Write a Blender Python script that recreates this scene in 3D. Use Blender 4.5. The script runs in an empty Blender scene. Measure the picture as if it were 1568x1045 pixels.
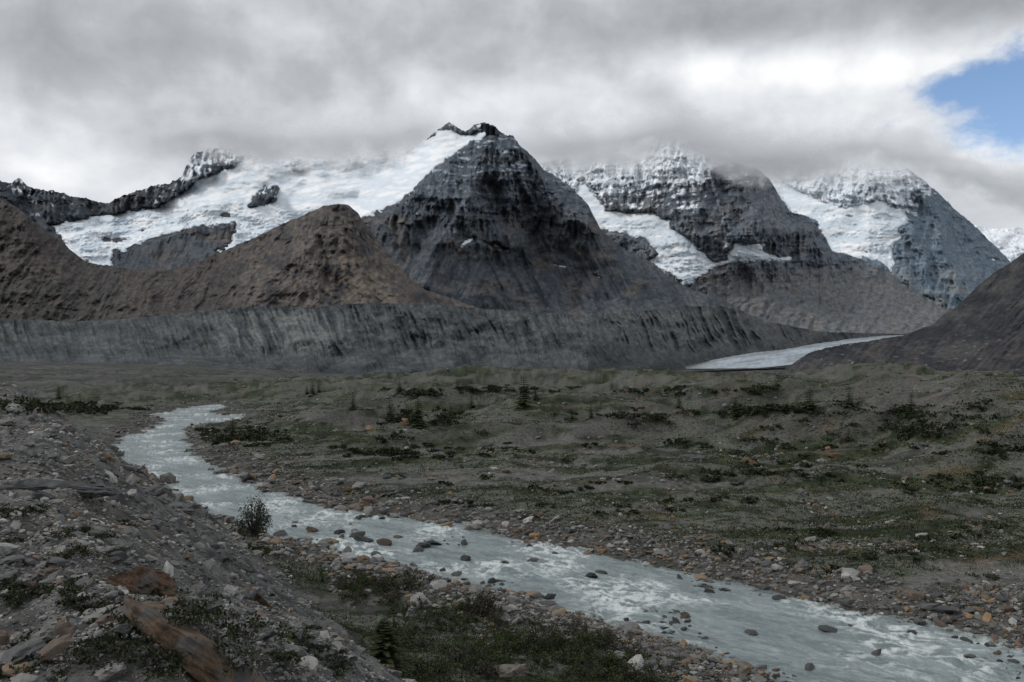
import bpy, bmesh, math, numpy as np
R=np.random.RandomState(7)
F=1358.0; CX=784.0; HY=540.0; CH=16.0   # focal length, centre and horizon in image pixels; camera 16 m above the river
# ---------------------------------------------------------------- noise
perm=np.random.RandomState(3).permutation(256); perm=np.concatenate([perm,perm]).astype(np.int32)
ang=np.random.RandomState(5).rand(256)*2*np.pi; GX=np.cos(ang).astype(np.float32); GY=np.sin(ang).astype(np.float32)
def pn(x,y,seed=0):
    x=np.asarray(x,dtype=np.float64); y=np.asarray(y,dtype=np.float64)
    x,y=np.broadcast_arrays(x,y)
    x0=np.floor(x); y0=np.floor(y); xf=(x-x0).astype(np.float32); yf=(y-y0).astype(np.float32)
    xi=(x0.astype(np.int64)+seed*37); yi=(y0.astype(np.int64)+seed*91)
    u=xf*xf*xf*(xf*(xf*6-15)+10); v=yf*yf*yf*(yf*(yf*6-15)+10)
    def g(dx,dy):
        h=perm[(perm[(xi+dx)&255]+yi+dy)&255]
        return GX[h]*(xf-dx)+GY[h]*(yf-dy)
    a=g(0,0);b=g(1,0);c=g(0,1);d=g(1,1)
    return 1.5*((a+(b-a)*u)+((c+(d-c)*u)-(a+(b-a)*u))*v)
def fbm(x,y,o=4,seed=0,gain=.5):
    s=0;a=1;t=0
    for i in range(o):
        s=s+a*pn(x*2**i,y*2**i,seed+i); t+=a; a*=gain
    return s/t
def ridged(x,y,o=4,seed=0,gain=.5):
    s=0;a=1;t=0
    for i in range(o):
        s=s+a*(1-2*np.abs(pn(x*2**i,y*2**i,seed+i))); t+=a; a*=gain
    return s/t
def ss(a,b,x):
    t=np.clip((x-a)/(b-a),0,1); return t*t*(3-2*t)
def polysd(x,y,P):
    """signed distance, negative inside"""
    P=np.asarray(P,float); d=np.full(x.shape,1e18); ins=np.zeros(x.shape,bool)
    for i in range(len(P)):
        ax,ay=P[i]; bx,by=P[(i+1)%len(P)]; ex,ey=bx-ax,by-ay; L=ex*ex+ey*ey+1e-12
        t=np.clip(((x-ax)*ex+(y-ay)*ey)/L,0,1)
        d=np.minimum(d,(x-ax-t*ex)**2+(y-ay-t*ey)**2)
        c=((ay>y)!=(by>y))
        if ay!=by: ins^= c & (x < ex*(y-ay)/(by-ay)+ax)
    d=np.sqrt(d); return np.where(ins,-d,d)
def linedist(x,y,P):
    d=np.full(x.shape,1e18)
    for i in range(len(P)-1):
        ax,ay=P[i]; bx,by=P[i+1]; ex,ey=bx-ax,by-ay; L=ex*ex+ey*ey+1e-12
        t=np.clip(((x-ax)*ex+(y-ay)*ey)/L,0,1)
        d=np.minimum(d,(x-ax-t*ex)**2+(y-ay-t*ey)**2)
    return np.sqrt(d)
def mixc(a,b,m):
    a=np.asarray(a,float); b=np.asarray(b,float); m=m[...,None]; return a*(1-m)+b*m
# ---------------------------------------------------------------- mesh helper
def make_mesh(name,V,Fc,mat,col=None,attrs=None,smooth=True):
    me=bpy.data.meshes.new(name); V=np.ascontiguousarray(V,dtype=np.float32); Fc=np.ascontiguousarray(Fc,dtype=np.int32)
    k=Fc.shape[1]; me.vertices.add(len(V)); me.vertices.foreach_set('co',V.ravel())
    me.loops.add(Fc.size); me.loops.foreach_set('vertex_index',Fc.ravel())
    me.polygons.add(len(Fc)); me.polygons.foreach_set('loop_start',np.arange(0,Fc.size,k,dtype=np.int32))
    try: me.polygons.foreach_set('loop_total',np.full(len(Fc),k,dtype=np.int32))
    except Exception: pass
    me.polygons.foreach_set('use_smooth',np.full(len(Fc),smooth,dtype=bool))
    if col is not None:
        a=me.color_attributes.new('Col','FLOAT_COLOR','POINT'); c=np.ones((len(V),4),np.float32); c[:,:3]=np.clip(col,0.001,1); a.data.foreach_set('color',c.ravel())
    for n,v in (attrs or {}).items():
        a=me.attributes.new(n,'FLOAT','POINT'); a.data.foreach_set('value',np.ascontiguousarray(v,dtype=np.float32).ravel())
    me.update(calc_edges=True); me.validate()
    ob=bpy.data.objects.new(name,me); bpy.context.scene.collection.objects.link(ob); me.materials.append(mat); return ob
def gridfaces(nr,nc,wrap=False):
    i=np.arange(nr*nc).reshape(nr,nc)
    a=i[:-1,:-1];b=i[:-1,1:];c=i[1:,1:];d=i[1:,:-1]
    f=np.stack([a,b,c,d],-1).reshape(-1,4)
    if wrap:
        f2=np.stack([i[:-1,-1],i[:-1,0],i[1:,0],i[1:,-1]],-1); f=np.concatenate([f,f2])
    return f
def compact(V,Fc,arrs):
    used=np.unique(Fc); m=np.full(len(V),-1); m[used]=np.arange(len(used)); return V[used],m[Fc],[a[used] for a in arrs]
# ---------------------------------------------------------------- materials
def mat_attr(name,rough=.95,spec=.15,nscale=1.0,namp=.25,bump=.4,bdist=.1,veil=False):
    m=bpy.data.materials.new(name); m.use_nodes=True; nt=m.node_tree; N=nt.nodes; L=nt.links
    b=N['Principled BSDF']; b.inputs['Roughness'].default_value=rough; b.inputs['Specular IOR Level'].default_value=spec
    at=N.new('ShaderNodeAttribute'); at.attribute_name='Col'
    geo=N.new('ShaderNodeNewGeometry')
    nz=N.new('ShaderNodeTexNoise'); nz.inputs['Scale'].default_value=nscale; nz.inputs['Detail'].default_value=5; nz.inputs['Roughness'].default_value=.65
    L.new(geo.outputs['Position'],nz.inputs['Vector'])
    mr=N.new('ShaderNodeMapRange'); mr.inputs['From Min'].default_value=.3; mr.inputs['From Max'].default_value=.7
    mr.inputs['To Min'].default_value=1-namp; mr.inputs['To Max'].default_value=1+namp; L.new(nz.outputs['Fac'],mr.inputs['Value'])
    vm=N.new('ShaderNodeVectorMath'); vm.operation='SCALE'; L.new(at.outputs['Color'],vm.inputs[0]); L.new(mr.outputs['Result'],vm.inputs['Scale'])
    L.new(vm.outputs['Vector'],b.inputs['Base Color'])
    if bump>0:
        bp=N.new('ShaderNodeBump'); bp.inputs['Strength'].default_value=bump; bp.inputs['Distance'].default_value=bdist
        L.new(nz.outputs['Fac'],bp.inputs['Height']); L.new(bp.outputs['Normal'],b.inputs['Normal'])
    if veil:
        va=N.new('ShaderNodeAttribute'); va.attribute_name='veil'; tr=N.new('ShaderNodeBsdfTransparent'); mx=N.new('ShaderNodeMixShader')
        L.new(va.outputs['Fac'],mx.inputs[0]); L.new(b.outputs[0],mx.inputs[1]); L.new(tr.outputs[0],mx.inputs[2]); L.new(mx.outputs[0],N['Material Output'].inputs['Surface'])
    return m
M_rock=mat_attr('mountain_rock',nscale=.03,namp=.35,bump=.75,bdist=18)
M_rockv=mat_attr('mountain_rock_in_cloud',nscale=.018,namp=.28,bump=.75,bdist=26,veil=True)
M_ice=mat_attr('glacier_ice',rough=.7,spec=.25,nscale=.02,namp=.05,bump=.25,bdist=8,veil=True)
M_ground=mat_attr('gravel_ground',nscale=2.2,namp=.5,bump=.6,bdist=.15)
M_stone=mat_attr('stone',rough=.85,spec=.25,nscale=6,namp=.3,bump=.5,bdist=.05)
M_leaf=mat_attr('foliage',rough=.8,spec=.15,nscale=3,namp=.3,bump=0)
M_cloud=bpy.data.materials.new('cloud_vapour'); M_cloud.use_nodes=True; _n=M_cloud.node_tree.nodes; _l=M_cloud.node_tree.links
for q in list(_n):
    if q.type=='BSDF_PRINCIPLED': _n.remove(q)
_d=_n.new('ShaderNodeBsdfDiffuse'); _d.inputs[0].default_value=(.97,.98,.99,1); _t=_n.new('ShaderNodeBsdfTranslucent'); _t.inputs[0].default_value=(.97,.98,.99,1)
_m=_n.new('ShaderNodeMixShader'); _m.inputs[0].default_value=.35; _l.new(_d.outputs[0],_m.inputs[1]); _l.new(_t.outputs[0],_m.inputs[2])
_a=_n.new('ShaderNodeAttribute'); _a.attribute_name='veil'; _tr=_n.new('ShaderNodeBsdfTransparent'); _m2=_n.new('ShaderNodeMixShader')
_l.new(_a.outputs['Fac'],_m2.inputs[0]); _l.new(_tr.outputs[0],_m2.inputs[1]); _l.new(_m.outputs[0],_m2.inputs[2]); _l.new(_m2.outputs[0],_n['Material Output'].inputs['Surface'])
# ---------------------------------------------------------------- mountains
def relief(name,sil,base,D0,D1,u0,u1,step=1.5,vstep=1.5,jag=2.0,lowf=None,rel=None,colf=None,snow=None,veil=None,back=True,gthick=60,mat=None,curve=1.0,gname='glacier',crev=None,grain=.5,haze_tint=(1,1,1)):
    u=np.arange(u0,u1+step,step); sx,sy=zip(*sil); top0=np.interp(u,sx,sy)
    top=top0+jag*(ridged(u/22,u*0+.5,5,11,.65)-.2)*-1.0
    K=np.hanning(61); K/=K.sum(); tops=np.convolve(np.pad(top0,30,mode='edge'),K,mode='valid')
    yb=np.interp(u,*zip(*base)) if isinstance(base,list) else np.full(u.shape,float(base))
    ybs=np.maximum(yb,tops+12); yb=np.maximum(yb,top+3)
    nv=int(np.max(yb-top)/vstep)+2; t=np.linspace(0,1,nv)[:,None]
    U=np.broadcast_to(u,(nv,len(u))).copy(); Y=yb+(top-yb)*t; T=np.clip((ybs-Y)/(ybs-tops),0,1.3)
    d0=np.interp(u,*zip(*D0)) if isinstance(D0,list) else D0; d1=np.interp(u,*zip(*D1)) if isinstance(D1,list) else D1
    D=d0+(d1-d0)*T**curve
    if lowf: D=D+lowf(U,Y)
    sd=None
    if snow:
        W=6*fbm(U/14,Y/8,4,21)+2.5*fbm(U/4,Y/3,2,25)
        sd=np.full(U.shape,-1e9)
        for P in snow: sd=np.maximum(sd,-polysd(U,Y,P)+W)
        m=ss(-3,6,sd)
    else: m=np.zeros(U.shape)
    Dr=D+(rel(U,Y)*(1-m) if rel else 0)
    veilv=veil(U,Y) if veil else np.zeros(U.shape)
    C=colf(U,Y); bright=(C.mean(-1)>.4)[...,None]; C=np.where(bright,C,C*np.array(haze_tint))*np.clip(1+grain*fbm(U/7,Y/5,4,17,.75)*1.6,.45,1.8)[...,None]  # multiplier lightens and blues the rock: distance haze put into its colour
    def pts(DD): return np.stack([DD*(U-CX)/F,DD,CH+DD*(HY-Y)/F],-1)
    V=pts(Dr)
    nr=nv; C2=C; ve=veilv
    if back:
        rows=[];
        for k in (1,2,3,4):
            e=V[-1].copy(); e[:,1]+=k*260; e[:,0]*=(e[:,1]/V[-1][:,1]); e[:,2]-=k*k*55+k*110; rows.append(e)
        V=np.concatenate([V,np.array(rows)]); C2=np.concatenate([C,np.repeat(C[-1:],4,0)]); ve=np.concatenate([veilv,np.repeat(veilv[-1:],4,0)]); nr+=4
    ob=make_mesh(name,V.reshape(-1,3),gridfaces(nr,len(u)),mat or (M_rockv if veil else M_rock),C2.reshape(-1,3),{'veil':ve})
    if snow:
        cf=crev(U,Y) if crev else np.ones(U.shape)
        cre=(ridged(U/9+Y/30,Y/5,3,31)*24)*cf+fbm(U/55,Y/20,4,37)*110*(.5+.5*cf)
        G=D-gthick*np.clip(sd/5,-1,1.0)+cre*ss(0,15,sd)
        Vg=pts(G).reshape(-1,3); Fg=gridfaces(nv,len(u)); k=(sd.ravel()>-5); Fg=Fg[k[Fg].all(1)]
        n=fbm(U/40,Y/12,4,41); n2=ridged(U/12+Y/25,Y/3.6,3,43)
        c=mixc([.92,.93,.94],[.58,.67,.75],ss(.25,.8,n2*.85*(.3+.7*cf)+n*.9))
        c=mixc(c,[.46,.51,.56],ss(.05,.45,fbm((U+Y)/14,(Y-.3*U)/5,4,45))*.55*cf)
        c=mixc(c,[.62,.70,.77],ss(.25,.6,ridged((U-1.2*Y)/60,(Y+.25*U)/9,3,47)+.3*n)*.65)
        c=mixc(c,[.30,.33,.35],ss(4,0,sd)*.5)
        Vg,Fg,(c,vv)=compact(Vg,Fg,[c.reshape(-1,3),veilv.ravel()])
        make_mesh(gname,Vg,Fg,M_ice,c,{'veil':vv})
    return ob
def strata(U,Y,tilt,per,seed):
    Yw=Y+tilt*U+9*fbm(U/50,Y/50,3,seed)
    return fbm(U/45,Yw/per,4,seed+3,.65)
def ledge(U,Y,tilt,per,seed):
    """broken cliff bands of irregular height"""
    y=Y+tilt*U+12*fbm(U/45,Y/45,4,seed)+5*fbm(U/9,Y/12,3,seed+5)
    q=(y+per*1.3*pn(y/(per*2.3),y*0+.37,seed+1))/per
    msk=ss(-.15,.35,fbm(U/38,Y/26,4,seed+7))
    return ((q-np.floor(q))**1.8)*msk
def tent(U,Y,P,amp,w): return -amp*np.clip(1-linedist(U,Y,P)/w,0,1)
relief('snowy_peak',[(1440,372),(1490,345),(1520,352),(1560,348),(1620,356),(1720,350)],470,13000,15000,1440,1720,jag=3,grain=.2,
  rel=lambda U,Y:200*fbm(U/30,Y/25,4,3),colf=lambda U,Y:mixc([.85,.88,.92],[.27,.32,.37],ss(.05,.35,fbm(U/12,Y/8,4,5)+(Y-385)/60)))  # far rock kept pale and bluish: air haze in the colour
silC=[(1120,290),(1150,268),(1180,255),(1220,246),(1270,240),(1300,231),(1322,222),(1350,234),(1390,260),(1430,290),(1458,318),(1490,345),(1520,376),(1545,398),(1580,430),(1640,480),(1720,520)]
glC=[[(1165,240),(1185,262),(1205,283),(1240,298),(1290,316),(1318,312),(1345,302),(1378,318),(1398,343),(1380,352),(1388,366),(1368,378),(1374,402),(1366,422),(1345,402),(1305,396),(1272,388),(1258,362),(1245,340),(1210,327),(1190,300),(1165,270)],
     [(1512,395),(1540,400),(1535,403),(1515,399)],[(1415,452),(1440,462),(1428,461)],[(1380,443),(1395,450),(1383,449)]]
def colC(U,Y):
    s=strata(U,Y,-.12,7,60); n=fbm(U/35,Y/25,4,62)
    c=mixc([.125,.16,.195],[.18,.213,.243],ss(-.45,.45,.7*s+.6*n)); c=mixc(c,[.20,.195,.18],ss(400,440,Y)*ss(-.2,.4,n)*.7)  # base tones raised towards blue-grey, haze painted into the rock
    d=ss(-.04,.22,s*1.0+.8*fbm(U/7,Y/12,4,66)+(325-Y)/90-.08-.5*ss(1390,1440,U)-ss(330,360,Y))
    return mixc(c,[.80,.84,.89],d)
relief('rocky_mountain',silC,540,8500,11000,1110,1720,jag=4.5,grain=.35,haze_tint=(1.1,1.14,1.17),
  lowf=lambda U,Y:tent(U,Y,[(1322,220),(1330,300),(1330,420)],600,130)+tent(U,Y,[(1400,260),(1450,380),(1480,480)],700,110),
  rel=lambda U,Y:-260*ridged(U/45,Y/90,5,50,.6)-28*ledge(U,Y,-.12,15,55)*ss(430,380,Y)-25*strata(U,Y,-.12,9,56),colf=colC,snow=glC,crev=lambda U,Y:ss(300,340,Y),
  veil=lambda U,Y:1-ss(-24,30,Y-np.interp(U,[1110,1180,1250,1320,1370,1430,1480],[294,278,272,264,266,254,200])+22*fbm(U/38,Y/20,4,70)))
silB=[(760,300),(800,262),(835,250),(860,244),(880,240),(920,232),(960,226),(1000,216),(1018,202),(1030,190),(1043,200),(1055,218),(1070,230),(1100,242),(1118,244),(1132,252),(1160,260),(1180,278),(1192,300),(1208,325),(1240,335),(1256,358),(1275,385),(1320,400),(1370,425),(1420,455),(1480,478),(1560,500)]
glB=[[(885,275),(900,280),(917,300),(932,320),(965,324),(990,323),(1030,336),(1032,350),(1052,362),(1077,383),(1092,398),(1112,396),(1104,388),(1118,380),(1122,370),(1172,372),(1166,384),(1216,396),(1205,403),(1160,402),(1120,406),(1090,414),(1065,434),(1045,438),(1030,424),(1008,416),(984,399),(1004,388),(988,370),(950,360),(915,354),(893,322),(878,298)],
     [(1108,325),(1112,325),(1115,372),(1109,372)],[(828,245),(850,248),(858,262),(870,285),(850,272)]]
def colB(U,Y):
    s=strata(U,Y,.28,7.5,80); n=fbm(U/40,Y/30,4,82); q=ledge(U,Y,.28,17,75)
    c=mixc([.085,.10,.118],[.152,.16,.17],ss(-.45,.45,.9*s+.6*n)); c=mixc(c,[.15,.14,.13],ss(.0,.5,fbm(U/30,Y/60,3,84))*.6)  # rock tones lightened for distance, haze carried by the colour
    c=mixc(c,[.125,.125,.124],ss(400,425,Y)*.8); c=mixc(c,[.165,.138,.115],ss(.15,.4,fbm(U/30,Y/12,4,85))*ss(400,425,Y)*.5)
    d=ss(-.03,.18,s*1.1+.25*(q-.2)+.8*fbm(U/7,Y/12,4,86)+(300-Y)/75-.05-.8*ss(1065,1110,U)*ss(235,260,Y)-ss(325,350,Y)*1.2)
    gul_=ss(3,0,linedist(U,Y,[(1085,262),(1096,300),(1108,330),(1112,380)])+5*fbm(U/6,Y/6,3,88))
    return mixc(c,[.80,.84,.88],np.maximum(d,gul_*.6))
relief('banded_mountain',silB,535,6600,8800,750,1560,jag=4.5,grain=.45,haze_tint=(1.18,1.21,1.25),
  lowf=lambda U,Y:tent(U,Y,[(1030,200),(1060,270),(1075,350)],500,110)+tent(U,Y,[(1120,250),(1150,300),(1160,350)],550,80)+tent(U,Y,[(1170,350),(1240,350),(1250,370)],300,40),
  rel=lambda U,Y:-240*ridged(U/36,Y/80,5,72,.6)*ss(470,400,Y)-34*ledge(U,Y,.28,17,75)*ss(420,390,Y)-35*strata(U,Y,.28,9,76)+50*fbm(U/12,Y/30,3,77)-60*ss(430,460,Y)*ridged((U+Y*.6+10*fbm(U/30,Y/30,3,78))/24,Y/100,3,79),colf=colB,snow=glB,gthick=70,crev=lambda U,Y:ss(325,355,Y),
  veil=lambda U,Y:1-ss(-24,30,Y-np.interp(U,[750,835,900,960,1000,1035,1065,1120,1170,1200,1230],[240,252,256,252,240,214,240,260,272,250,200])+26*fbm(U/38,Y/18,4,71)))
silA=[(-300,230),(-100,262),(0,279),(18,282),(30,274),(42,286),(75,293),(120,304),(165,313),(185,303),(205,296),(235,287),(262,282),(278,270),(290,245),(303,234),(325,229),(352,224),(368,230),(400,230),(430,232),(455,226),(490,228),(520,222),(540,217),(560,227),(590,232),(615,238),(635,228),(655,214),(672,199),(688,190),(702,198),(712,202),(725,194),(742,187),(757,195),(768,206),(786,210),(798,226),(818,245),(832,262),(852,272),(880,293),(900,315),(912,340),(922,357),(960,384),(1000,405),(1030,430),(1055,444),(1100,456),(1150,485),(1250,512),(1340,520)]
glA=[[(74,345),(100,337),(190,323),(240,315),(262,300),(285,288),(300,272),(335,262),(362,250),(375,235),(380,190),(640,190),(655,210),(672,197),(690,195),(705,203),(722,205),(742,190),(768,205),(748,212),(722,222),(695,240),(672,258),(645,280),(630,300),(602,318),(560,334),(540,347),(440,370),(338,392),(330,384),(352,372),(358,346),(300,350),(250,364),(205,378),(184,392),(186,412),(172,410),(150,412),(112,398),(98,372),(80,352)],
     [(698,384),(712,366),(726,362),(728,370),(708,382)],[(740,370),(760,372),(777,381),(770,385),(750,378)],[(834,401),(866,408),(864,412),(838,406)],[(909,422),(922,424),(918,427)]]
def colA(U,Y):
    s=strata(U,Y,-.05,9,100); n=fbm(U/50,Y/35,5,102); g=fbm((U-.5*(Y-300)*np.sign(U-745))/9,Y/60,4,104)
    but=ridged(U/14,Y/60,4,105); q=ledge(U,Y,-.06,24,93)
    c=mixc([.045,.053,.063],[.102,.111,.122],ss(-.5,.5,.6*s+.5*n+.45*but+.2*(q-.2))); c=mixc(c,[.115,.105,.095],ss(.1,.45,fbm(U/30,Y/18,4,103))*.5)
    tal=ss(320,385,Y+35*n+.10*np.abs(U-760)+18*but)
    t=mixc([.055,.061,.068],[.094,.097,.10],ss(-.4,.4,g+.5*n)); t=mixc(t,[.118,.098,.084],ss(.0,.4,fbm(U/45,Y/25,4,106))*.85)
    t=mixc(t,[.043,.048,.054],ss(.1,.35,fbm(U/25,Y/9,4,107))*.8)
    c=mixc(c,t,tal)
    lft=ss(300,200,U); c=mixc(c,[.06,.067,.074],lft*.6)
    d=ss(.08,.3,s*.7+.9*fbm(U/6,Y/9,4,108)+np.where(U<640,(285-Y)/150,(212-Y)/50-.25)-ss(640,700,U)*.15-.08)
    d=d*ss(350,300,Y)
    d2=ss(.2,.38,strata(U,Y,-.05,6,109)+.5*fbm(U/7,Y/4,3,110))*ss(640,680,U)*ss(340,240,Y)*.4
    return mixc(c,[.78,.82,.86],np.maximum(d,d2))
glacier_out=[[(384,316),(390,306),(405,290),(412,293),(424,289),(420,303),(405,311)],[(285,262),(295,240),(330,232),(358,236),(352,250),(335,252),(325,262),(312,260),(298,270)],[(172,414),(176,386),(182,384),(184,414)],[(452,258),(457,250),(461,259)],[(530,243),(543,238),(548,244),(538,247)]]
_ps=polysd
def relA(U,Y):
    cl=ss(415,340,Y+.05*np.abs(U-760))
    return -240*ridged(U/60,Y/150,4,90,.55)*(.35+.65*cl)-38*ledge(U,Y,-.06,24,93)*cl-28*strata(U,Y,-.05,9,94)*cl-110*ridged((U+8*fbm(U/30,Y/25,3,98))/17,Y/55,4,95,.6)*cl-42*ridged((U-.5*(Y-300)*np.sign(U-745))/20,Y/140,4,96,.6)*(1-cl)
def lowA(U,Y):
    return (tent(U,Y,[(745,185),(735,260),(700,330),(640,420)],650,130)+tent(U,Y,[(800,230),(850,300),(900,345)],450,70)
      +tent(U,Y,[(640,290),(600,330),(570,400)],350,60)+tent(U,Y,[(900,345),(960,420),(1060,480)],450,90)+150*fbm(U/80,Y/60,3,97))
def psd(x,y,P):
    d=_ps(x,y,P)
    if P is glA[0]:
        for O in glacier_out: d=np.maximum(d,-_ps(x,y,O))
    return d
polysd=psd
relief('glaciated_mountain',silA,532,4700,6600,-300,1340,jag=5,lowf=lowA,rel=relA,colf=colA,snow=glA,gthick=55,haze_tint=(1.12,1.19,1.27),crev=lambda U,Y:ss(300,340,Y-.05*(U-300))*.8+.2,
  veil=lambda U,Y:1-ss(-16,26,Y-np.interp(U,[-300,270,300,350,400,480,560,620,650,700],[60,205,226,236,248,252,248,240,190,100])+24*fbm(U/36,Y/18,4,99)))
polysd=_ps
silG=[(-300,200),(-100,262),(0,305),(30,322),(60,345),(95,372),(130,402),(185,412),(250,416),(300,404),(335,388),(380,370),(430,346),(470,328),(495,316),(518,312),(535,317),(548,328),(560,345),(590,385),(620,420),(650,445),(720,468),(800,500)]
def colG(U,Y):
    n=fbm(U/45,Y/25,5,120); sl=(U+.6*(Y-400)*np.clip((515-U)/120,-1,1)); g=fbm(sl/8,Y/60,4,122); s=strata(U,Y,.3,9,124); rb=ridged(sl/30,Y/110,4,130)
    c=mixc([.048,.048,.050],[.112,.097,.086],ss(-.35,.45,n+.5*g+.25*rb)); c=mixc(c,[.036,.041,.046],ss(.1,.4,s+.3*n)*ss(410,370,Y)*ss(120,300,U)*.8)
    c=mixc(c,[.15,.122,.093],ss(.1,.45,fbm(U/10,Y/14,4,126)+.35*ss(90,0,np.hypot(U-560,Y-430)))*.6)
    c=mixc(c,[.030,.038,.032],ss(-.1,.3,fbm(U/60,Y/10,4,128)+.2)*ss(420,450,Y)*ss(230,60,U)*.9)
    c=mixc(c,[.050,.045,.042],ss(400,330,U)*.6)
    return c
relief('brown_foothill',silG,512,3000,4300,-300,800,jag=3.5,haze_tint=(1.06,1.06,1.08),
  lowf=lambda U,Y:tent(U,Y,[(515,312),(470,380),(400,440)],220,80)+tent(U,Y,[(550,335),(580,400),(610,470)],240,70)+tent(U,Y,[(0,300),(80,400),(200,450)],250,120)+90*fbm(U/60,Y/40,4,129),
  rel=lambda U,Y:-70*ridged((U+.6*(Y-400)*np.clip((515-U)/120,-1,1)+12*fbm(U/40,Y/40,3,127))/34,Y/90,5,130,.6)-30*fbm(U/10,Y/10,4,133),colf=colG)
silH=[(-300,486),(0,490),(60,490),(100,494),(200,489),(260,483),(330,475),(400,470),(470,471),(560,465),(640,466),(700,470),(800,478),(900,484),(980,478),(1050,470),(1100,468),(1140,478),(1180,494),(1250,508),(1330,512),(1420,512)]
def gul(U,Y,s=17): return ridged((U+7*fbm(U/30,Y/40,2,139)-.45*(Y-500))/s,(Y-.1*U)/130,4,146,.6)
def colH(U,Y):
    g=fbm((U-.45*(Y-500)+5*fbm(U/20,Y/20,2,138))/5,Y/60,4,140); n=fbm(U/60,Y/16,5,142); n2=fbm(U/12,Y/5,4,143)
    am=.5+.5*ss(-.3,.35,fbm(U/70,Y*0+.3,3,137)); fd=ss(572,525,Y+12*n)
    c=mixc([.042,.049,.053],[.082,.088,.088],ss(-.5,.5,g*.8*am*fd+1.2*n+.4*n2)); c=mixc(c,[.045,.052,.040],ss(.0,.4,fbm(U/25,Y/14,3,144))*.5*ss(700,300,U))
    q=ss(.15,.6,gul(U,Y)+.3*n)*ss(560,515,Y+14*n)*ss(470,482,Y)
    c=mixc(c,[.15,.153,.143],q*(.14+.62*np.maximum(ss(150,40,np.abs(U-430)),ss(200,60,np.abs(U-1070)))))  # ribs painted lighter, standing in for light on the gullied wall
    c=mixc(c,[.028,.033,.037],ss(.05,-.45,gul(U,Y))*fd*.6*am)  # shade of the gullies painted into the colour
    c=mixc(c,[.070,.066,.058],ss(.2,.5,fbm(U/90,Y/7,4,145))*ss(525,560,Y)*.7)
    return mixc(c,[.045,.047,.048],ss(545,580,Y+10*n)*.6)
relief('lateral_moraine',silH,[(-300,560),(0,560),(400,570),(700,588),(1420,590)],[(-300,1500),(600,1600),(900,1800),(1050,2500),(1200,3500),(1400,5200)],[(-300,2150),(600,2200),(900,2400),(1050,3100),(1200,4100),(1400,5600)],-300,1420,step=1.25,vstep=1.1,jag=2.2,grain=.35,haze_tint=(1.05,1.08,1.12),
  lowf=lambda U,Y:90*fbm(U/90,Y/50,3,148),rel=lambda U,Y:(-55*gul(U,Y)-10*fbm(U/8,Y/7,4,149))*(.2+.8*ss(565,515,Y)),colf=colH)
silT=[(1050,562),(1090,552),(1150,541),(1200,536),(1250,527),(1300,520),(1340,516),(1390,513),(1410,513)]
relief('glacier',silT,[(1050,565),(1160,564),(1240,556),(1410,552)],[(1050,2150),(1200,2650),(1400,3900)],[(1050,2250),(1200,3100),(1400,4700)],1050,1410,jag=1.2,back=False,grain=.25,
  rel=lambda U,Y:12*fbm(U/20,Y/6,3,150),colf=lambda U,Y:mixc(mixc([.36,.41,.45],[.22,.24,.26],ss(-.2,.45,fbm(U/50,(Y+.14*U)/4,4,151)+.25*fbm(U/6,Y/3,3,152))),[.11,.11,.11],np.clip(ss(1110,1055,U)*.6+ss(4.5,1,np.abs(Y-np.interp(U,*zip(*silT))))*.5,0,1)),mat=M_ice)
silE=[(1185,578),(1210,560),(1240,541),(1280,530),(1330,524),(1385,514),(1430,497),(1445,483),(1470,466),(1500,436),(1530,414),(1568,388),(1650,330),(1760,270),(1900,230)]
def colE(U,Y):
    n=fbm(U/40,Y/25,5,160); g=fbm((U+.9*Y)/8,(Y-.3*U)/50,4,162)
    c=mixc([.022,.024,.029],[.058,.056,.056],ss(-.35,.45,n+.6*g)); c=mixc(c,[.075,.055,.05],ss(.1,.4,fbm(U/30,Y/12,4,163))*ss(500,540,Y)*.5)
    return mixc(c,[.2,.195,.19],ss(.3,.45,fbm(U/16,Y/4,4,164)+.1*ss(490,530,Y)-.12)*.6)
relief('valley_side_slope',silE,605,850,[(1185,1100),(1400,1700),(1568,1900),(1900,2100)],1185,1900,jag=2.5,
  rel=lambda U,Y:-34*ridged((U+.8*Y)/40,Y/80,5,165),colf=colE)
# ---------------------------------------------------------------- low clouds around the summits
def cloud(D,line,hh,amax,seed,u0,u1):
    u=np.arange(u0,u1,4.0); yc=np.interp(u,*zip(*line)); v=np.linspace(-1,1,60)[:,None]
    U=np.broadcast_to(u,(60,len(u))).copy(); Y=yc+hh*v; 
    n=fbm(U/90,Y/45,5,seed); n2=fbm(U/30,Y/20,4,seed+9)
    e=ss(1,.05,np.abs(v)+.5*n+.35*n2+0*U)*ss(u0,u0+110,U)*ss(u1,u1-110,U)*ss(1,.6,np.abs(v+0*U))
    al=np.clip(amax*e*(.9+.35*n),0,1); DD=D+D*.03*v*v+0*U
    V=np.stack([DD*(U-CX)/F,DD,CH+DD*(HY-Y)/F],-1).reshape(-1,3)
    make_mesh('low_cloud',V,gridfaces(60,len(u)),M_cloud,None,{'veil':al})
cloud(7500,[(780,224),(870,220),(950,214),(1010,200),(1040,194),(1080,216),(1140,236),(1280,246)],58,.85,500,730,1330)
cloud(9500,[(1140,244),(1220,238),(1300,222),(1340,222),(1400,234),(1480,264),(1568,290)],50,.85,540,1060,1680)
cloud(5400,[(230,214),(330,200),(420,212),(520,210),(600,208),(660,190)],46,.7,560,180,720)
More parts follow.
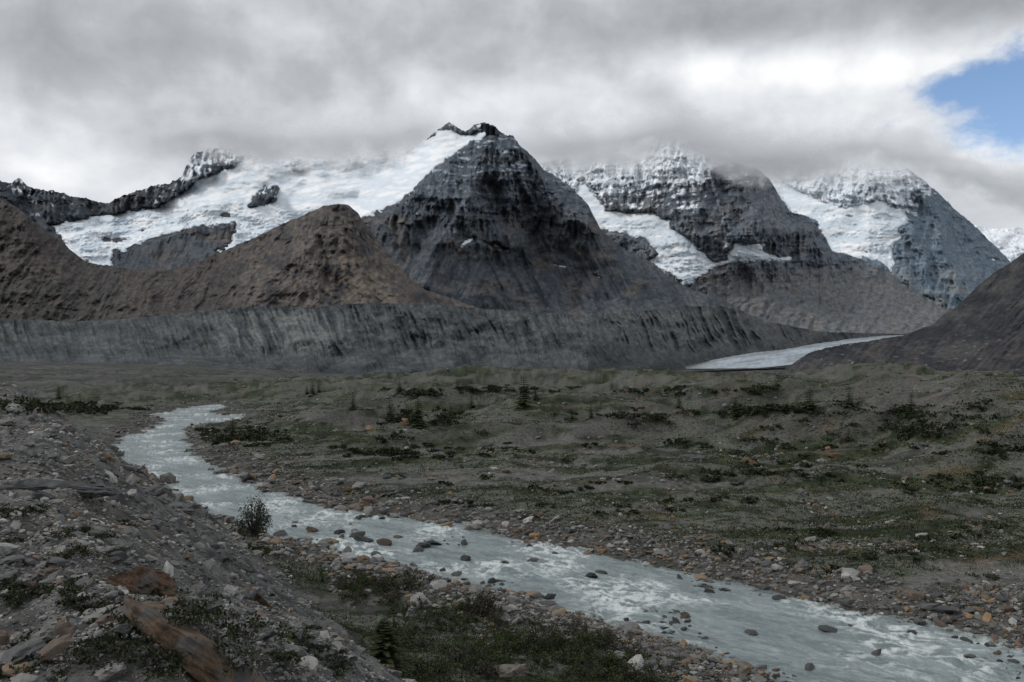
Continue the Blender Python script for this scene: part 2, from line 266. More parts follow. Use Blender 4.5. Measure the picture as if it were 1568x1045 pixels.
# ---------------------------------------------------------------- river outline on the valley floor (metres)
def toW(px,py,z=0.0): d=(CH-z)*F/(py-HY); return ((px-CX)*d/F,d)
riv=[(160,688),(195,668),(240,653),(252,643),(238,636),(265,628),(300,622),(338,619),(345,624),(325,630),(330,635),(372,636),(374,643),(330,650),(290,653),(283,668),(295,690),(312,712),(360,730),(400,748),(470,768),(560,786),(640,797),(760,818),(860,838),(960,855),(1060,876),(1180,907),(1300,936),(1420,961),(1568,994),(1800,1044),(2400,1200),(2400,1700),(1700,1270),(1300,1090),(1190,1046),(1120,1014),(1055,992),(955,962),(875,936),(798,913),(718,894),(640,876),(600,863),(520,850),(480,835),(410,822),(330,792),(280,766),(240,738),(190,707)]
RIV=np.array([toW(*p) for p in riv])
MOUNDS=[(700,598,60,30,5.5),(480,606,40,26,3.0),(950,600,50,30,4.5),(860,650,22,14,5.0),(1480,660,34,24,9.5),(1640,720,20,20,10.0),(1300,606,60,34,5.5),(1120,612,30,18,4.0),(1150,650,26,9,4.5),(620,640,30,10,3.8),(1250,690,16,8,3.4),(1000,680,22,7,3.0),(760,680,18,7,2.2),(1400,610,40,20,5.0),(520,660,20,8,2.6),(1380,700,22,7,3.4),(1100,740,14,6,1.8),(1000,630,20,10,4.0),(740,640,18,8,3.0)]
def slope_s(x,y): return (x+6)*(-.862)+(y-43)*(-.507)
def ground(x,y,full=False):
    r=np.hypot(x,y); u=CX+F*x/np.maximum(y,1e-3)*1.0; u=np.where(y<=0,CX,np.clip(u,-600,2200))
    sd=polysd(x,y,RIV); rg=1.1*pn(x/5,y/5,1)+.6*pn(x/1.8,y/1.8,2); sd=sd+rg*np.clip(r/60,.5,2)
    z=np.where(sd<0,-.55*np.tanh(-sd/2.0),.9*np.tanh(sd/4.0))
    far=ss(4,26,sd)
    big=ss(90,260,r)
    und=(1.5+1.8*big)*fbm(x/45,y/38,4,3)+(1.1+1.6*big)*ridged(x/19,y/13,3,5)+.25*fbm(x/3,y/3,3,6)
    z=z+far*und*np.clip(1-(r-500)/1500,.3,1)+.10*fbm(x/1.2,y/1.2,3,9)*ss(0,1.5,sd)*np.clip(1.5-r/200,0,1)
    for (px,py,ru,rv,h) in MOUNDS:
        mx,my=toW(px,py,1.0); rr=np.hypot(mx,my); dx,dy=mx/rr,my/rr
        a=((x-mx)*dy-(y-my)*dx)/ru; b=((x-mx)*dx+(y-my)*dy)/rv; z=z+h*np.exp(-(a*a+b*b))*far
    z=z-ss(380,1300,r)*np.interp(u,[0,300,650],[2,8,36])-ss(2500,9000,r)*60
    s=slope_s(x,y)+1.6*fbm(x/14,y/14,3,12)
    fade=ss(250,130,r*np.where(y>0,1,0))
    hs=.74*np.log1p(np.exp(np.clip(s/.5,-30,30)))*.5
    cap=11.6; hs=cap-np.log1p(np.exp(np.clip((cap-hs)/.8,-30,30)))*.8
    hs=np.maximum(hs,0)*fade
    on=np.clip(hs/3,0,1); q=(-.507*x+.862*y)
    z=z+hs+on*(.40*fbm(x/4,y/4,4,14)+.10*fbm(x/.8,y/.8,3,15)-.42*ridged(q/3.0,s/18,2,17))
    z=np.where(sd<0,np.minimum(z,-.55*np.tanh(-sd/2)),z)
    if full: return z,sd,hs,r,u
    return z
def hit(px,py):
    d=np.exp(np.linspace(np.log(4),np.log(900),2500)); x=(px-CX)/F*d; zr=CH+(HY-py)/F*d; g=ground(x,d); k=np.argmax(g>=zr); return x[k],d[k],g[k]
ub=np.arange(-70,1640,1.5); th=np.arctan((ub-CX)/F); rest=np.linspace(th[-1],th[0]+2*np.pi,90)[1:-1]; th=np.concatenate([th,rest])
dp=np.concatenate([np.geomspace(12000,1500,40)[:-1],np.arange(1500,560,-2.2),np.arange(560,42,-1.0)])
rr=CH*F/dp; rr=np.concatenate([rr,np.geomspace(rr[-1]*1.01,2600,110),np.geomspace(2700,26000,30)])
X=rr[:,None]*np.sin(th); Yg=rr[:,None]*np.cos(th); Z,SD,HS,RR,UU=ground(X,Yg,True)
def vegn(x,y): return fbm(x/22,y/11,4,200)+.35*fbm(x/3,y/2.2,3,203)+.25*fbm(x/40,y/40,3,209)
n1=fbm(X/16,Yg/16,4,200); n2=fbm(X/2.5,Yg/2.5,4,203); n3=pn(X/.5,Yg/.5,207)*np.clip(1.5-RR/70,0,1); n4=fbm(X/40,Yg/40,3,209); n5=fbm(X/7,Yg/3.5,4,230)
gr=mixc([.040,.039,.036],[.094,.091,.082],ss(-.4,.5,n2+.5*n3+.5*n5)); 
vg=mixc([.014,.020,.010],[.038,.047,.023],ss(-.4,.4,n2+.5*n4+.7*n5))
plain=ss(4,9,SD+3*n2)*(1-np.clip(HS/.8,0,1))
C=mixc(gr,vg,plain*ss(-.32,.0,vegn(X,Yg)+.10)*.95)
C=mixc(C,[.125,.122,.112],plain*ss(.35,.6,ridged(X/28+.6*fbm(X/20,Yg/20,3,221),Yg/7,3,220)+.3*n2)*.5)
C=mixc(C,[.115,.08,.05],plain*ss(.18,.42,fbm(X/8,Yg/6,4,211)+.15*n4)*ss(700,1000,UU)*.5)
lx=(Z-np.roll(Z,3,axis=0))/np.maximum(RR-np.roll(RR,3,axis=0),1e-6); C=mixc(C,[.074,.071,.065],plain*ss(.28,.5,lx+.1*n5)*.65*ss(700,60,RR))
sl=np.clip(HS/1.2,0,1); SS_=slope_s(X,Yg); Q=(-.507*X+.862*Yg)
slc=mixc([.058,.058,.057],[.130,.128,.123],ss(-.45,.5,n2*.8+.7*n3)); slc=mixc(slc,[.085,.072,.056],ss(.05,.4,n1)*.4)
stq=fbm(Q/1.3+.5*n2,SS_/14,4,240); slc=mixc(slc,[.038,.039,.036],ss(.05,.4,stq)*.7); slc=mixc(slc,[.15,.148,.14],ss(.1,.45,-stq)*.35)
slc=mixc(slc,[.024,.028,.016],ss(.2,.42,fbm(X/3.5,Yg/3.5,4,213)+.25*n1)*.9)
C=mixc(C,slc,sl)
C=mixc(C,[.05,.048,.038],ss(1.5,-.3,SD)*.7)
fn=fbm(X/60,Yg/45,5,215,.7)+.6*fbm(X/14,Yg/22,4,217,.7)
fr=mixc([.026,.029,.028],[.068,.066,.060],ss(-.45,.5,fn)); fr=mixc(fr,[.021,.028,.018],ss(.0,.25,fbm(X/150,Yg/70,5,216,.6))*.85); fr=mixc(fr,[.115,.112,.105],ss(.5,.75,ridged(X/160+.5*fbm(X/90,Yg/90,3,219),Yg/50,3,218))*.5)
C=mixc(C,fr,ss(330,480,RR)*(1-sl))
make_mesh('ground',np.stack([X,Yg,Z],-1).reshape(-1,3),gridfaces(len(rr),len(th),True),M_ground,C.reshape(-1,3))
# ---------------------------------------------------------------- river
rw=CH*F/np.arange(900,70,-.9); tw=np.arctan((np.arange(100,1700,1.5)-CX)/F)
Xw=rw[:,None]*np.sin(tw); Yw=rw[:,None]*np.cos(tw); sdw=polysd(Xw,Yw,RIV)
wx=1.2*fbm(Xw/7,Yw/7,3,298); a=(.72*Xw-.69*Yw)+wx; c=(.69*Xw+.72*Yw)+wx*.8
rap=ss(-.2,.4,fbm(Xw/9,Yw/9,3,301)+.04)
wv=.15*fbm(a/1.6,c/.9,4,303)*(.7+rap)+.24*ridged(a/1.9,c/1.3,4,305,.6)*rap
wn=ridged(a/1.9,c/1.0,4,305,.6)
foam=ss(.52,.98,wn+.24*rap+.38*fbm(a/.7,c/.4,3,307))*(.10+.8*rap)
cw=mixc([.125,.163,.165],[.225,.27,.27],ss(-.45,.4,fbm(a/6,c/1.3,4,309)+.5*fbm(a/1.0,c/.45,2,311))); cw=mixc(cw,[.80,.84,.84],foam*.75)
cw=mixc(cw,[.10,.115,.105],ss(-1.2,0,sdw)*.6)
Fw=gridfaces(len(rw),len(tw)); k=(sdw.ravel()<4); Fw=Fw[k[Fw].all(1)]
Vw,Fw,(cw,)=compact(np.stack([Xw,Yw,wv],-1).reshape(-1,3),Fw,[cw.reshape(-1,3)])
M_water=mat_attr('glacial_water',rough=.18,spec=.5,nscale=3.5,namp=.12,bump=.9,bdist=.18)
make_mesh('river',Vw,Fw,M_water,cw)
# ---------------------------------------------------------------- stones
def ico(sub):
    bm=bmesh.new(); bmesh.ops.create_icosphere(bm,subdivisions=sub,radius=1); bm.verts.ensure_lookup_table()
    v=np.array([q.co[:] for q in bm.verts]); f=np.array([[w.index for w in p.verts] for p in bm.faces]); bm.free(); return v,f
def variants(sub,K,seed,cut=.55):
    v,f=ico(sub); r=np.random.RandomState(seed); out=[]
    for k in range(K):
        w=v*(1+.18*r.randn(len(v),1)*.6)
        for j in range(7):
            n=r.randn(3); n/=np.linalg.norm(n); h=cut+.3*r.rand(); dd=w@n; w=w-np.clip(dd-h,0,None)[:,None]*n
        out.append(w)
    return np.array(out),f
PAL=np.array([[.17,.165,.155],[.11,.11,.108],[.24,.235,.22],[.07,.07,.07],[.17,.125,.085],[.21,.14,.08],[.13,.10,.08],[.34,.33,.31]])
def stones(name,pos,size,sub=1,seed=0,pw=(.26,.22,.14,.12,.10,.05,.08,.03),flat=.6,cmul=.85,sink=.25):
    B,f=variants(sub,10,seed+1); n=len(pos); r=np.random.RandomState(seed)
    W=B[r.randint(0,10,n)]; sc=np.stack([size*(.8+.6*r.rand(n)),size*(.6+.4*r.rand(n)),size*(flat*(.6+.6*r.rand(n)))],-1)
    W=W*sc[:,None,:]; tl=.35*r.randn(n); a=r.rand(n)*6.283
    c,s=np.cos(tl)[:,None],np.sin(tl)[:,None]; x=W[...,0]*c+W[...,2]*s; z=-W[...,0]*s+W[...,2]*c; y=W[...,1]
    c,s=np.cos(a)[:,None],np.sin(a)[:,None]; P=np.stack([x*c-y*s,x*s+y*c,z],-1)+pos[:,None,:]; P[...,2]+=(size*flat*(.5-sink))[:,None]
    p=np.array(pw); col=PAL[r.choice(len(PAL),n,p=p/p.sum())]*(.75+.5*r.rand(n,1))*cmul; col=np.repeat(col[:,None,:],W.shape[1],1)
    Fx=(f[None]+ (np.arange(n)*W.shape[1])[:,None,None]).reshape(-1,3)
    return make_mesh(name,P.reshape(-1,3),Fx,M_stone,col.reshape(-1,3),smooth=False)
def sample(n,u0,u1,y0,y1,z=1.0,seed=0):
    r=np.random.RandomState(seed); u=u0+(u1-u0)*r.rand(n); py=y0+(y1-y0)*r.rand(n); d=(CH-z)*F/(py-HY); x=(u-CX)*d/F
    zz,sd,hs,rr_,uu=ground(x,d,True); return x,d,zz,sd,hs,r
x,y,z,sd,hs,r=sample(80000,150,1640,612,1120,.5,1)
k=(sd>-.6)&(sd<6+4*pn(x/9,y/9,50)+np.where(slope_s(x,y)>-22,3,0))&(hs<1.2)&(r.rand(len(x))<np.clip(1.15-sd/8,.15,1))
x,y,z=x[k],y[k],z[k]; d=np.hypot(x,y); size=np.clip(.10*np.exp(.6*r.randn(len(x))),.05,.7)*np.clip(d/55,.8,2.0)
stones('river_bank_cobbles',np.stack([x,y,z],-1),size,1,10)
kk=r.rand(len(x))<.04; stones('river_bank_boulders',np.stack([x,y,z],-1)[kk],np.minimum(size[kk]*2.3,.8),2,12,flat=.5)
x,y,z,sd,hs,r=sample(9000,380,1600,770,1060,0,2)
cl=pn(x/6,y/6,61); k=(sd<-.3)&(sd>-6.5)&(cl+.2*ss(-4,0,sd)>.28)&(r.rand(len(x))<.45); x,y=x[k],y[k]
stones('river_stones',np.stack([x,y,np.full(len(x),-.03)],-1),(.12+.26*r.rand(len(x))**2)*np.clip(np.hypot(x,y)/60,.8,1.5),2,14,pw=(.2,.3,.02,.35,.05,.0,.08,0),flat=.5,cmul=.45)
bl=[]; bs=[]
for (px,py,s) in [(560,828,1.1),(590,832,.9),(545,822,.8),(650,836,1.0),(665,832,.7),(520,815,.7),(480,812,.7),(712,856,.6),(815,860,.6),(905,882,.7),(985,848,1.0),(1150,880,.6),(1395,968,.6),(1265,962,.6),(640,842,.6),(450,806,.5),(842,914,.5),(1150,968,.5),(500,838,.8),(530,846,.8),(575,850,.8),(430,818,.7),(465,828,.8),(610,822,.6),(1085,905,.5),(1190,915,.5),(920,876,.6),(1480,1005,.5),(1340,1000,.4),(1240,1020,.4),(700,880,.6),(770,862,.5)]:
    X_,Y_=toW(px,py,.1); bl.append((X_,Y_,.0)); bs.append(s*.9)
stones('river_boulders',np.array(bl),np.array(bs),3,16,pw=(.1,.3,0,.4,.02,.0,.15,0),flat=.42,cmul=.5)
x,y,z,sd,hs,r=sample(70000,280,1640,575,960,1.5,3)
cl=fbm(x/12,y/6,3,70); d=np.hypot(x,y); k=(sd>4)&(hs<.6)&(r.rand(len(x))<np.clip(.16+1.6*cl,.04,1)); x,y,z,d=x[k],y[k],z[k],d[k]
stones('plain_stones',np.stack([x,y,z],-1),np.clip(.08*np.exp(.65*r.randn(len(x))),.04,.6)*np.clip(d/75,.8,3.0),1,18,pw=(.24,.2,.12,.1,.14,.10,.08,.03),cmul=.8)
rad=np.random.RandomState(44); n=120000; uu=-60+760*rad.rand(n); dd=1/(1/10.+(1/170.-1/10.)*rad.rand(n)); x=(uu-CX)*dd/F; y=dd; z,sd,hs,_,_=ground(x,y,True)
k=(hs>.35)&(rad.rand(n)<np.clip(.65+1.0*pn(x/2.5,y/2.5,80),.15,1)); x,y,z,dd=x[k],y[k],z[k],dd[k]
stones('scree',np.stack([x,y,z],-1),np.clip(.027*np.exp(.6*rad.randn(len(x))),.012,.25)*np.clip(dd/18,.7,5),1,20,pw=(.3,.22,.22,.1,.04,.015,.05,.05),cmul=.92)
kk=rad.rand(len(x))<.006; stones('scree_boulders',np.stack([x,y,z],-1)[kk],(.12+.2*rad.rand(kk.sum()))*np.clip(dd[kk]/22,.8,2.5),3,27,pw=(.3,.22,.16,.16,.06,.0,.1,.0),flat=.55,cmul=.8)
def boulder(px,py,lx,ly,lz,rz,tilt,col,seed,up=.1):
    X_,Y_,Z_=hit(px,py); v,f=ico(5); r=np.random.RandomState(seed); w=v.copy()*1.25
    for j in range(11):
        n=r.randn(3); n/=np.linalg.norm(n); h=.48+.25*r.rand(); dd=w@n; w=w-np.clip(dd-h,0,None)[:,None]*n
    w=w*(1+.06*fbm(w[:,0]*2+5,w[:,1]*2+w[:,2],4,seed)[:,None]+.10*ridged(w[:,2]*5+seed+w[:,1]*2,w[:,0]*1.5,4,seed)[:,None]); w=w*np.array([lx,ly,lz])*1.2
    c,s=math.cos(tilt),math.sin(tilt); w=np.stack([w[:,0]*c+w[:,2]*s,w[:,1],-w[:,0]*s+w[:,2]*c],-1)
    c,s=math.cos(rz),math.sin(rz); w=np.stack([w[:,0]*c-w[:,1]*s,w[:,0]*s+w[:,1]*c,w[:,2]],-1)
    nn=fbm(w[:,0]*3/lx,w[:,2]*6/lx+w[:,1]*3,5,seed,.65); cc=mixc(np.array(col),np.array(col)*.28,ss(-.15,.35,nn)); cc=mixc(cc,[.085,.085,.085],ss(.05,.35,fbm(w[:,0]*3+9,w[:,1]*3+w[:,2]*2,4,seed+4))*.75)
    make_mesh('boulder',w+np.array([X_,Y_,Z_+lz*up]),f,M_stone,cc,smooth=False)
rust=[.115,.070,.047]
for i,b in enumerate([(212,905,.48,.26,.36,.3,.6,rust),(390,922,.95,.30,.36,-.35,.5,rust),(292,1012,1.0,.32,.40,-.45,.45,[.10,.068,.044]),(45,752,1.6,.5,.20,0,.05,[.05,.052,.055]),(365,872,.7,.4,.25,0,.3,[.065,.06,.058]),(785,1035,.75,.5,.4,0,.1,[.16,.14,.115]),(160,848,.35,.25,.18,.4,.2,[.17,.17,.16]),(985,846,1.0,.6,.35,0,.1,[.11,.095,.075]),(1230,872,.5,.45,.45,0,.1,[.12,.12,.12]),(1145,708,1.0,.7,.5,0,.0,[.15,.095,.055]),(1280,700,1.0,.7,.5,0,.0,[.15,.09,.05]),(1060,705,1.4,.7,.5,0,0,[.10,.10,.10]),(630,945,.35,.3,.35,0,0,[.2,.2,.2]),(1120,1015,.5,.4,.3,0,0,[.10,.09,.08])]): boulder(*b,seed=30+i)
# ---------------------------------------------------------------- vegetation
def blades(P,rx,h,n,w,lean,col,seed):
    r=np.random.RandomState(seed); m=len(P); a=r.rand(m,n)*6.283; q=np.sqrt(r.rand(m,n)); b=P[:,None,:]+np.stack([rx[:,None]*q*np.cos(a),rx[:,None]*q*np.sin(a),np.zeros((m,n))],-1)
    hh=h[:,None]*(.5+.7*r.rand(m,n))*(1-.5*q*q); az=r.rand(m,n)*6.283; ww=w[:,None]*(.6+.8*r.rand(m,n))
    t=b+np.stack([lean*hh*np.cos(a),lean*hh*np.sin(a),hh],-1); dx=np.stack([np.cos(az)*ww,np.sin(az)*ww,0*ww],-1)
    mid=(b+t)/2
    V=np.stack([b,mid+dx,t,mid-dx],2).reshape(-1,3); Fq=np.arange(len(V)).reshape(-1,4)
    cc=np.repeat((col[:,None,:]*(.6+.8*r.rand(m,n,1))).reshape(-1,3),4,0); return V,Fq,cc
x,y,z,sd,hs,r=sample(80000,200,1640,585,1100,1.2,5)
k=(sd>3)&(hs<.6)&(vegn(x,y)>-.25+.25*r.rand(len(x))); x,y,z=x[k],y[k],z[k]; d=np.hypot(x,y); sc=np.clip(d/60,.8,4)
P=np.stack([x,y,z-.03],-1); g=r.rand(len(x),1); col=np.array([.020,.030,.012])*(1-g)+np.array([.049,.058,.025])*g
V,Fq,cc=blades(P,.28*sc,.14*sc**.7,7,.035*sc,.6,col,6); make_mesh('grass',V,Fq,M_leaf,cc,smooth=False)
x,y,z,sd,hs,r=sample(12000,620,1620,700,1080,1.0,8); k=(sd>3)&(hs<.5)&(fbm(x/9,y/9,3,90)+.25*ss(20,5,sd)>.08); x,y,z=x[k],y[k],z[k]; n=len(x); sc=np.clip(np.hypot(x,y)/55,.8,2.2)
stones('wildflowers',np.stack([x,y,z+.14],-1),.021*sc,1,24,pw=(0,0,.3,0,0,0,0,.7),flat=1,cmul=1.25)
def bush_pts(c,R,h,n,seed,leaf=.05,col=(.05,.055,.028),stems=True):
    r=np.random.RandomState(seed); nc=max(6,int(n/45)); cen=[]
    for i in range(nc):
        a=r.rand()*6.283; q=r.rand()**.5; cen.append((R*q*math.cos(a),R*q*math.sin(a),h*(.25+.75*r.rand())*(1-.45*q*q)))
    cen=np.array(cen); idx=r.randint(0,nc,n); p=cen[idx]+r.randn(n,3)*np.array([R*.16,R*.16,h*.12]); p[:,2]=np.abs(p[:,2])
    d1=r.randn(n,3); d1/=np.linalg.norm(d1,axis=1)[:,None]; d2=np.cross(d1,r.randn(n,3)); d2/=np.linalg.norm(d2,axis=1)[:,None]; L=leaf*(.6+.8*r.rand(n,1))
    V=np.stack([p-d1*L,p+d2*L*.45,p+d1*L,p-d2*L*.45],1)+np.array(c); cl=np.array(col)*(.5+.9*r.rand(nc,1))[idx]*(.7+.6*r.rand(n,1)); cl=np.repeat(cl,4,0)
    V=V.reshape(-1,3); Fq=np.arange(len(V)).reshape(-1,4)
    if stems:
        S=[];
        for q in cen:
            b=np.array([q[0]*.15,q[1]*.15,-.05]); w=.012+.012*h; m=(b+q)/2+np.array([0,0,.1*h])
            for (p0,p1,w0,w1) in((b,m,w,w*.7),(m,q,w*.7,w*.3)):
                for ax in (np.array([1,0,0]),np.array([0,1,0])): S.append(np.array([p0-ax*w0,p0+ax*w0,p1+ax*w1,p1-ax*w1])+np.array(c))
        S=np.concatenate(S); Fq=np.concatenate([Fq,np.arange(len(S)).reshape(-1,4)+len(V)]); V=np.concatenate([V,S]); cl=np.concatenate([cl,np.full((len(S),3),.06)])
    return V,Fq,cl
def join(parts):
    Vs,Fs,Cs=[],[],[]; o=0
    for V,Fq,c in parts: Vs.append(V);Fs.append(Fq+o);Cs.append(c);o+=len(V)
    return np.concatenate(Vs),np.concatenate(Fs),np.concatenate(Cs)
X_,Y_,Z_=hit(388,822); V,Fq,cc=bush_pts((X_,Y_,Z_),1.3,3.1,2600,1,.09,(.045,.05,.032)); make_mesh('willow_bush',V,Fq,M_leaf,cc,smooth=False)
X_,Y_,Z_=hit(742,945); V,Fq,cc=bush_pts((X_,Y_,Z_),.6,1.6,900,2,.07,(.045,.045,.03)); make_mesh('willow_bush',V,Fq,M_leaf,cc,smooth=False)
parts=[]; r=np.random.RandomState(9)
for (cx,cy,ru,rv,nn) in [(560,890,70,22,34),(690,930,60,20,14),(880,985,80,26,32),(780,975,60,26,12),(960,1020,50,20,14),(650,965,50,20,8),(720,1020,60,20,10),(400,870,20,12,4),(640,1040,50,12,6)]:
    for i in range(nn):
        px=cx+ru*r.randn()*.6; py=min(cy+rv*r.randn()*.6+12,1090); X_,Y_=toW(px,py,.9); Z_=float(ground(np.array([X_]),np.array([Y_]))[0])
        if polysd(np.array([X_]),np.array([Y_]),RIV)[0]<1.2: continue
        parts.append(bush_pts((X_,Y_,Z_),.45+.45*r.rand(),.4+.8*r.rand(),380,int(r.randint(1e6)),.055,(.040,.052,.020) if r.rand()<.7 else (.055,.052,.038)))
V,Fq,cc=join(parts); make_mesh('shrub_thicket',V,Fq,M_leaf,cc,smooth=False)
parts=[]
def addshrub(px,py,w,h,n=110):
    X_,Y_,Z_=hit(px,py)
    if polysd(np.array([X_]),np.array([Y_]),RIV)[0]<1.5: return
    parts.append(bush_pts((X_,Y_,Z_-.1),w,h,n,int(r.randint(1e6)),.08+.0012*Y_,(.026,.032,.016),stems=False))
for (cx,cy,ru,rv,nn) in [(370,672,60,12,44),(120,628,110,8,60),(580,694,50,6,24),(640,642,60,8,28),(1180,722,120,14,30),(1400,640,120,14,30),(1530,690,60,14,20),(760,600,60,5,16),(640,604,40,4,16),(1000,640,80,12,20),(1150,632,40,5,16),(900,760,250,30,24),(1480,740,70,12,20),(1210,630,40,4,12),(700,690,150,20,24),(1300,830,250,50,24),(1050,600,200,6,24),(1420,660,60,8,16),(1200,680,200,12,24)]:
    for i in range(nn):
        px=cx+ru*r.randn()*.6; py=max(cy+rv*r.randn()*.6,596)
        w=.5+1.1*r.rand(); addshrub(px,py,w*(1 if py>680 else 1.8),.25+.35*r.rand()+(.4 if py<680 else 0))
V,Fq,cc=join(parts); make_mesh('shrubs',V,Fq,M_leaf,cc,smooth=False)
parts=[]
for i in range(170):
    px=R.rand()*520; py=600+R.rand()*440
    if py<600+px*.75: continue
    X_,Y_,Z_=hit(px,py)
    if fbm(np.array([X_/3.5]),np.array([Y_/3.5]),4,213)[0]<.02: continue
    parts.append(bush_pts((X_,Y_,Z_-.03),.25+.4*R.rand(),.10+.12*R.rand(),200,i,.028+.0005*Y_,(.032,.037,.018),stems=False))
for (px,py) in [(110,905),(130,925),(170,945),(20,905),(40,915),(30,790),(60,780),(470,990),(500,1010),(440,985),(520,1030)]:
    for q in range(3):
        X_,Y_,Z_=hit(px+R.randn()*10,py+R.randn()*6); parts.append(bush_pts((X_,Y_,Z_-.03),.35,.16,300,500+q+px,.032,(.030,.035,.018),stems=False))
V,Fq,cc=join(parts); make_mesh('slope_plants',V,Fq,M_leaf,cc,smooth=False)
def conifer(px,py,h,seed,dense=1.0,at=None,wd=1.0,fat=1.0):
    X_,Y_,Z_=at if at else hit(px,py); r=np.random.RandomState(seed); V=[];Fq=[];C_=[]
    def quad(a,b,c,d,col):
        n=len(V); V.extend([a,b,c,d]); Fq.append([n,n+1,n+2,n+3]); C_.extend([col]*4)
    n=7; rad=.028*h+.02
    for i in range(n):
        a0=i/n*6.283;a1=(i+1)/n*6.283
        quad((rad*math.cos(a0),rad*math.sin(a0),-.1),(rad*math.cos(a1),rad*math.sin(a1),-.1),(.1*rad*math.cos(a1),.1*rad*math.sin(a1),h),(.1*rad*math.cos(a0),.1*rad*math.sin(a0),h),(.06,.05,.04))
    lev=int(26*dense)
    for l in range(lev):
        t=l/lev; zz=h*(.05+.93*t); L_=wd*.30*h*(1-t)**.85*(.75+.5*r.rand())+.03*h
        for b in range(int(7+3*r.rand()) if t<.9 else 4):
            a=r.rand()*6.283; Lb=L_*(.6+.55*r.rand()); dr=np.array([math.cos(a),math.sin(a),-.25+.45*t]); sd_=np.array([-math.sin(a),math.cos(a),0])
            m=int(12*dense)
            for q in range(m):
                s=(q+.5)/m; c0=np.array([0,0,zz])+dr*Lb*s; w=fat*.10*h*(1-s*.7)*(.5+.5*(1-t)); g=.6+.8*r.rand(); col=(.022*g+.012*s,.032*g+.014*s,.016*g)
                for sg in (-1,1):
                    tip=c0+dr*w*.8+sd_*sg*w*(.6+.5*r.rand())+np.array([0,0,(r.rand()-.4)*.35*w]); th_=dr*w*(.16 if fat==1 else .4)
                    quad(tuple(c0-th_),tuple((c0+tip)/2+np.array([0,0,.12*w])),tuple(tip),tuple(c0+th_*1.5),col)
    V=np.array(V)+np.array([X_,Y_,Z_]); make_mesh('spruce_tree',V,np.array(Fq),M_leaf,np.array(C_),smooth=False)
conifer(588,1075,4.0,1,1.4,at=(*toW(588,1085,1.2),1.0),wd=1.8,fat=1.01)
conifer(802,622,6.2,2,.6,wd=1.1,fat=1.6)
for i,(px,py,h) in enumerate([(478,604,4.4),(488,603,3.2),(470,605,2.8),(597,645,4.4),(640,655,5.4),(722,625,3.2),(1240,632,3.6),(90,610,3.6),(356,668,3.4),(820,612,2.8),(1126,640,3.4),(905,640,2.6),(1395,640,3.4),(540,628,3.0),(690,640,2.8),(1040,625,3.0),(1300,625,3.2),(612,600,3.0),(700,596,2.6)]): conifer(px,py,h,10+i,.5,fat=1.7)
# ---------------------------------------------------------------- sky and light
sc=bpy.context.scene; w=bpy.data.worlds.new('World'); sc.world=w; w.use_nodes=True; nt=w.node_tree; N=nt.nodes; L=nt.links; N.clear()
def M(op,a,b=None,c=None,clamp=False):
    n=N.new('ShaderNodeMath'); n.operation=op; n.use_clamp=clamp
    for i,q in enumerate((a,b,c)):
        if q is None: continue
        if isinstance(q,(int,float)): n.inputs[i].default_value=q
        else: L.new(q,n.inputs[i])
    return n.outputs[0]
tc=N.new('ShaderNodeTexCoord'); sp=N.new('ShaderNodeSeparateXYZ'); L.new(tc.outputs['Generated'],sp.inputs[0])
az=M('ARCTAN2',sp.outputs[0],sp.outputs[1]); el=M('ARCSINE',sp.outputs[2])
def noise(sx,sy,scale,det,rough,off=0,dist=0):
    cb=N.new('ShaderNodeCombineXYZ'); L.new(M('MULTIPLY',az,sx),cb.inputs[0]); L.new(M('MULTIPLY',el,sy),cb.inputs[1]); cb.inputs[2].default_value=off
    n=N.new('ShaderNodeTexNoise'); n.inputs['Scale'].default_value=scale; n.inputs['Detail'].default_value=det; n.inputs['Roughness'].default_value=rough; n.inputs['Distortion'].default_value=dist
    L.new(cb.outputs[0],n.inputs['Vector']); return n.outputs['Fac']
def blob(px,py,su,sv,amp):
    a0=math.atan((px-CX)/F); e0=math.atan((HY-py)/math.hypot(F,px-CX)); 
    q=M('POWER',M('ABSOLUTE',M('MULTIPLY',M('SUBTRACT',az,a0),F/su)),2.0); p=M('POWER',M('ABSOLUTE',M('MULTIPLY',M('SUBTRACT',el,e0),F/sv)),2.0)
    return M('MULTIPLY',M('EXPONENT',M('MULTIPLY',M('ADD',q,p),-1.0)),amp)
n1=noise(1,1.7,4.2,5,.5,0,.3); n2=noise(1,1.2,13,5,.55,3,.2)
br=M('ADD',M('MULTIPLY',M('SUBTRACT',n1,.5),.8),M('MULTIPLY',M('SUBTRACT',n2,.5),.55))
tot=M('ADD',br,.70)
for b in [(1060,105,100,26,.22),(1340,108,180,32,.34),(860,145,110,26,.16),(60,262,120,36,.14),(1540,235,90,30,.14),(250,70,420,90,-.20),(1400,0,300,40,-.32),(950,25,200,45,-.14),(500,160,300,40,.07),(1100,190,300,40,.12),(1000,-60,1400,60,-.08)]: tot=M('ADD',tot,blob(*b))
rp=N.new('ShaderNodeValToRGB'); L.new(tot,rp.inputs[0]); e=rp.color_ramp.elements
e[0].position=.12; e[0].color=(.25,.27,.30,1); e[1].position=1.0; e[1].color=(.97,.98,.99,1)
for p,c in [(.35,(.34,.36,.385,1)),(.55,(.47,.49,.52,1)),(.75,(.67,.70,.74,1))]:
    q=e.new(p); q.color=c
sky=N.new('ShaderNodeTexSky'); sky.sky_type='NISHITA'; sky.sun_disc=False; sky.sun_elevation=math.radians(42); sky.sun_rotation=math.radians(-95); sky.altitude=2000; sky.air_density=1.0; sky.dust_density=.4; sky.ozone_density=1.5
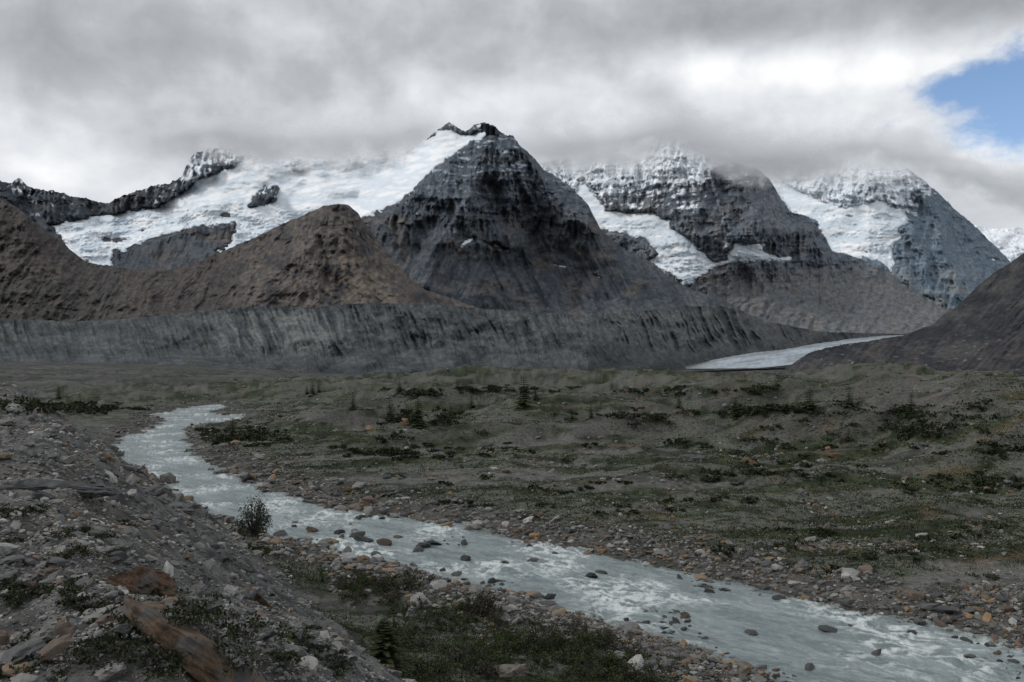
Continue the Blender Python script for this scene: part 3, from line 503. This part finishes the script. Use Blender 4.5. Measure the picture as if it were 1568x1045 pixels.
bg1=N.new('ShaderNodeBackground'); L.new(sky.outputs[0],bg1.inputs[0]); bg1.inputs[1].default_value=.15
bg2=N.new('ShaderNodeBackground'); L.new(rp.outputs[0],bg2.inputs[0]); bg2.inputs[1].default_value=1.04
n3=noise(1,1.5,22,6,.6,7,.2)
hole=M('ADD',M('ADD',blob(1562,150,105,66,1.2),blob(1470,128,70,16,.4)),M('ADD',M('MULTIPLY',M('SUBTRACT',n3,.5),1.25),M('MULTIPLY',M('SUBTRACT',n2,.5),.5)))
mr=N.new('ShaderNodeMapRange'); L.new(hole,mr.inputs['Value']); mr.inputs['From Min'].default_value=.22; mr.inputs['From Max'].default_value=.85; mr.interpolation_type='SMOOTHSTEP'
gate=N.new('ShaderNodeMapRange'); L.new(blob(1550,150,190,100,1.0),gate.inputs['Value']); gate.inputs['From Min'].default_value=.2; gate.inputs['From Max'].default_value=.5
hs_=M('MULTIPLY',mr.outputs['Result'],gate.outputs['Result'])
mx=N.new('ShaderNodeMixShader'); L.new(hs_,mx.inputs[0]); L.new(bg2.outputs[0],mx.inputs[1]); L.new(bg1.outputs[0],mx.inputs[2])
out=N.new('ShaderNodeOutputWorld'); L.new(mx.outputs[0],out.inputs[0])
sun=bpy.data.lights.new('sun','SUN'); sun.energy=1.4; sun.angle=math.radians(12); sun.color=(1,.975,.94); so=bpy.data.objects.new('sun',sun); sc.collection.objects.link(so)
from mathutils import Vector
el_=math.radians(42); a_=math.radians(-95); dirv=Vector((math.sin(a_)*math.cos(el_),math.cos(a_)*math.cos(el_),math.sin(el_))); so.rotation_euler=dirv.to_track_quat('Z','Y').to_euler()
cam=bpy.data.cameras.new('camera'); co=bpy.data.objects.new('camera',cam); sc.collection.objects.link(co); co.location=(0,0,CH); co.rotation_euler=(math.radians(90),0,0)
cam.lens=36*F/1568; cam.sensor_width=36; cam.shift_y=17.5/1568; cam.clip_start=.5; cam.clip_end=60000; sc.camera=co
sc.view_settings.view_transform='Standard'; sc.view_settings.look='None'; sc.view_settings.exposure=0
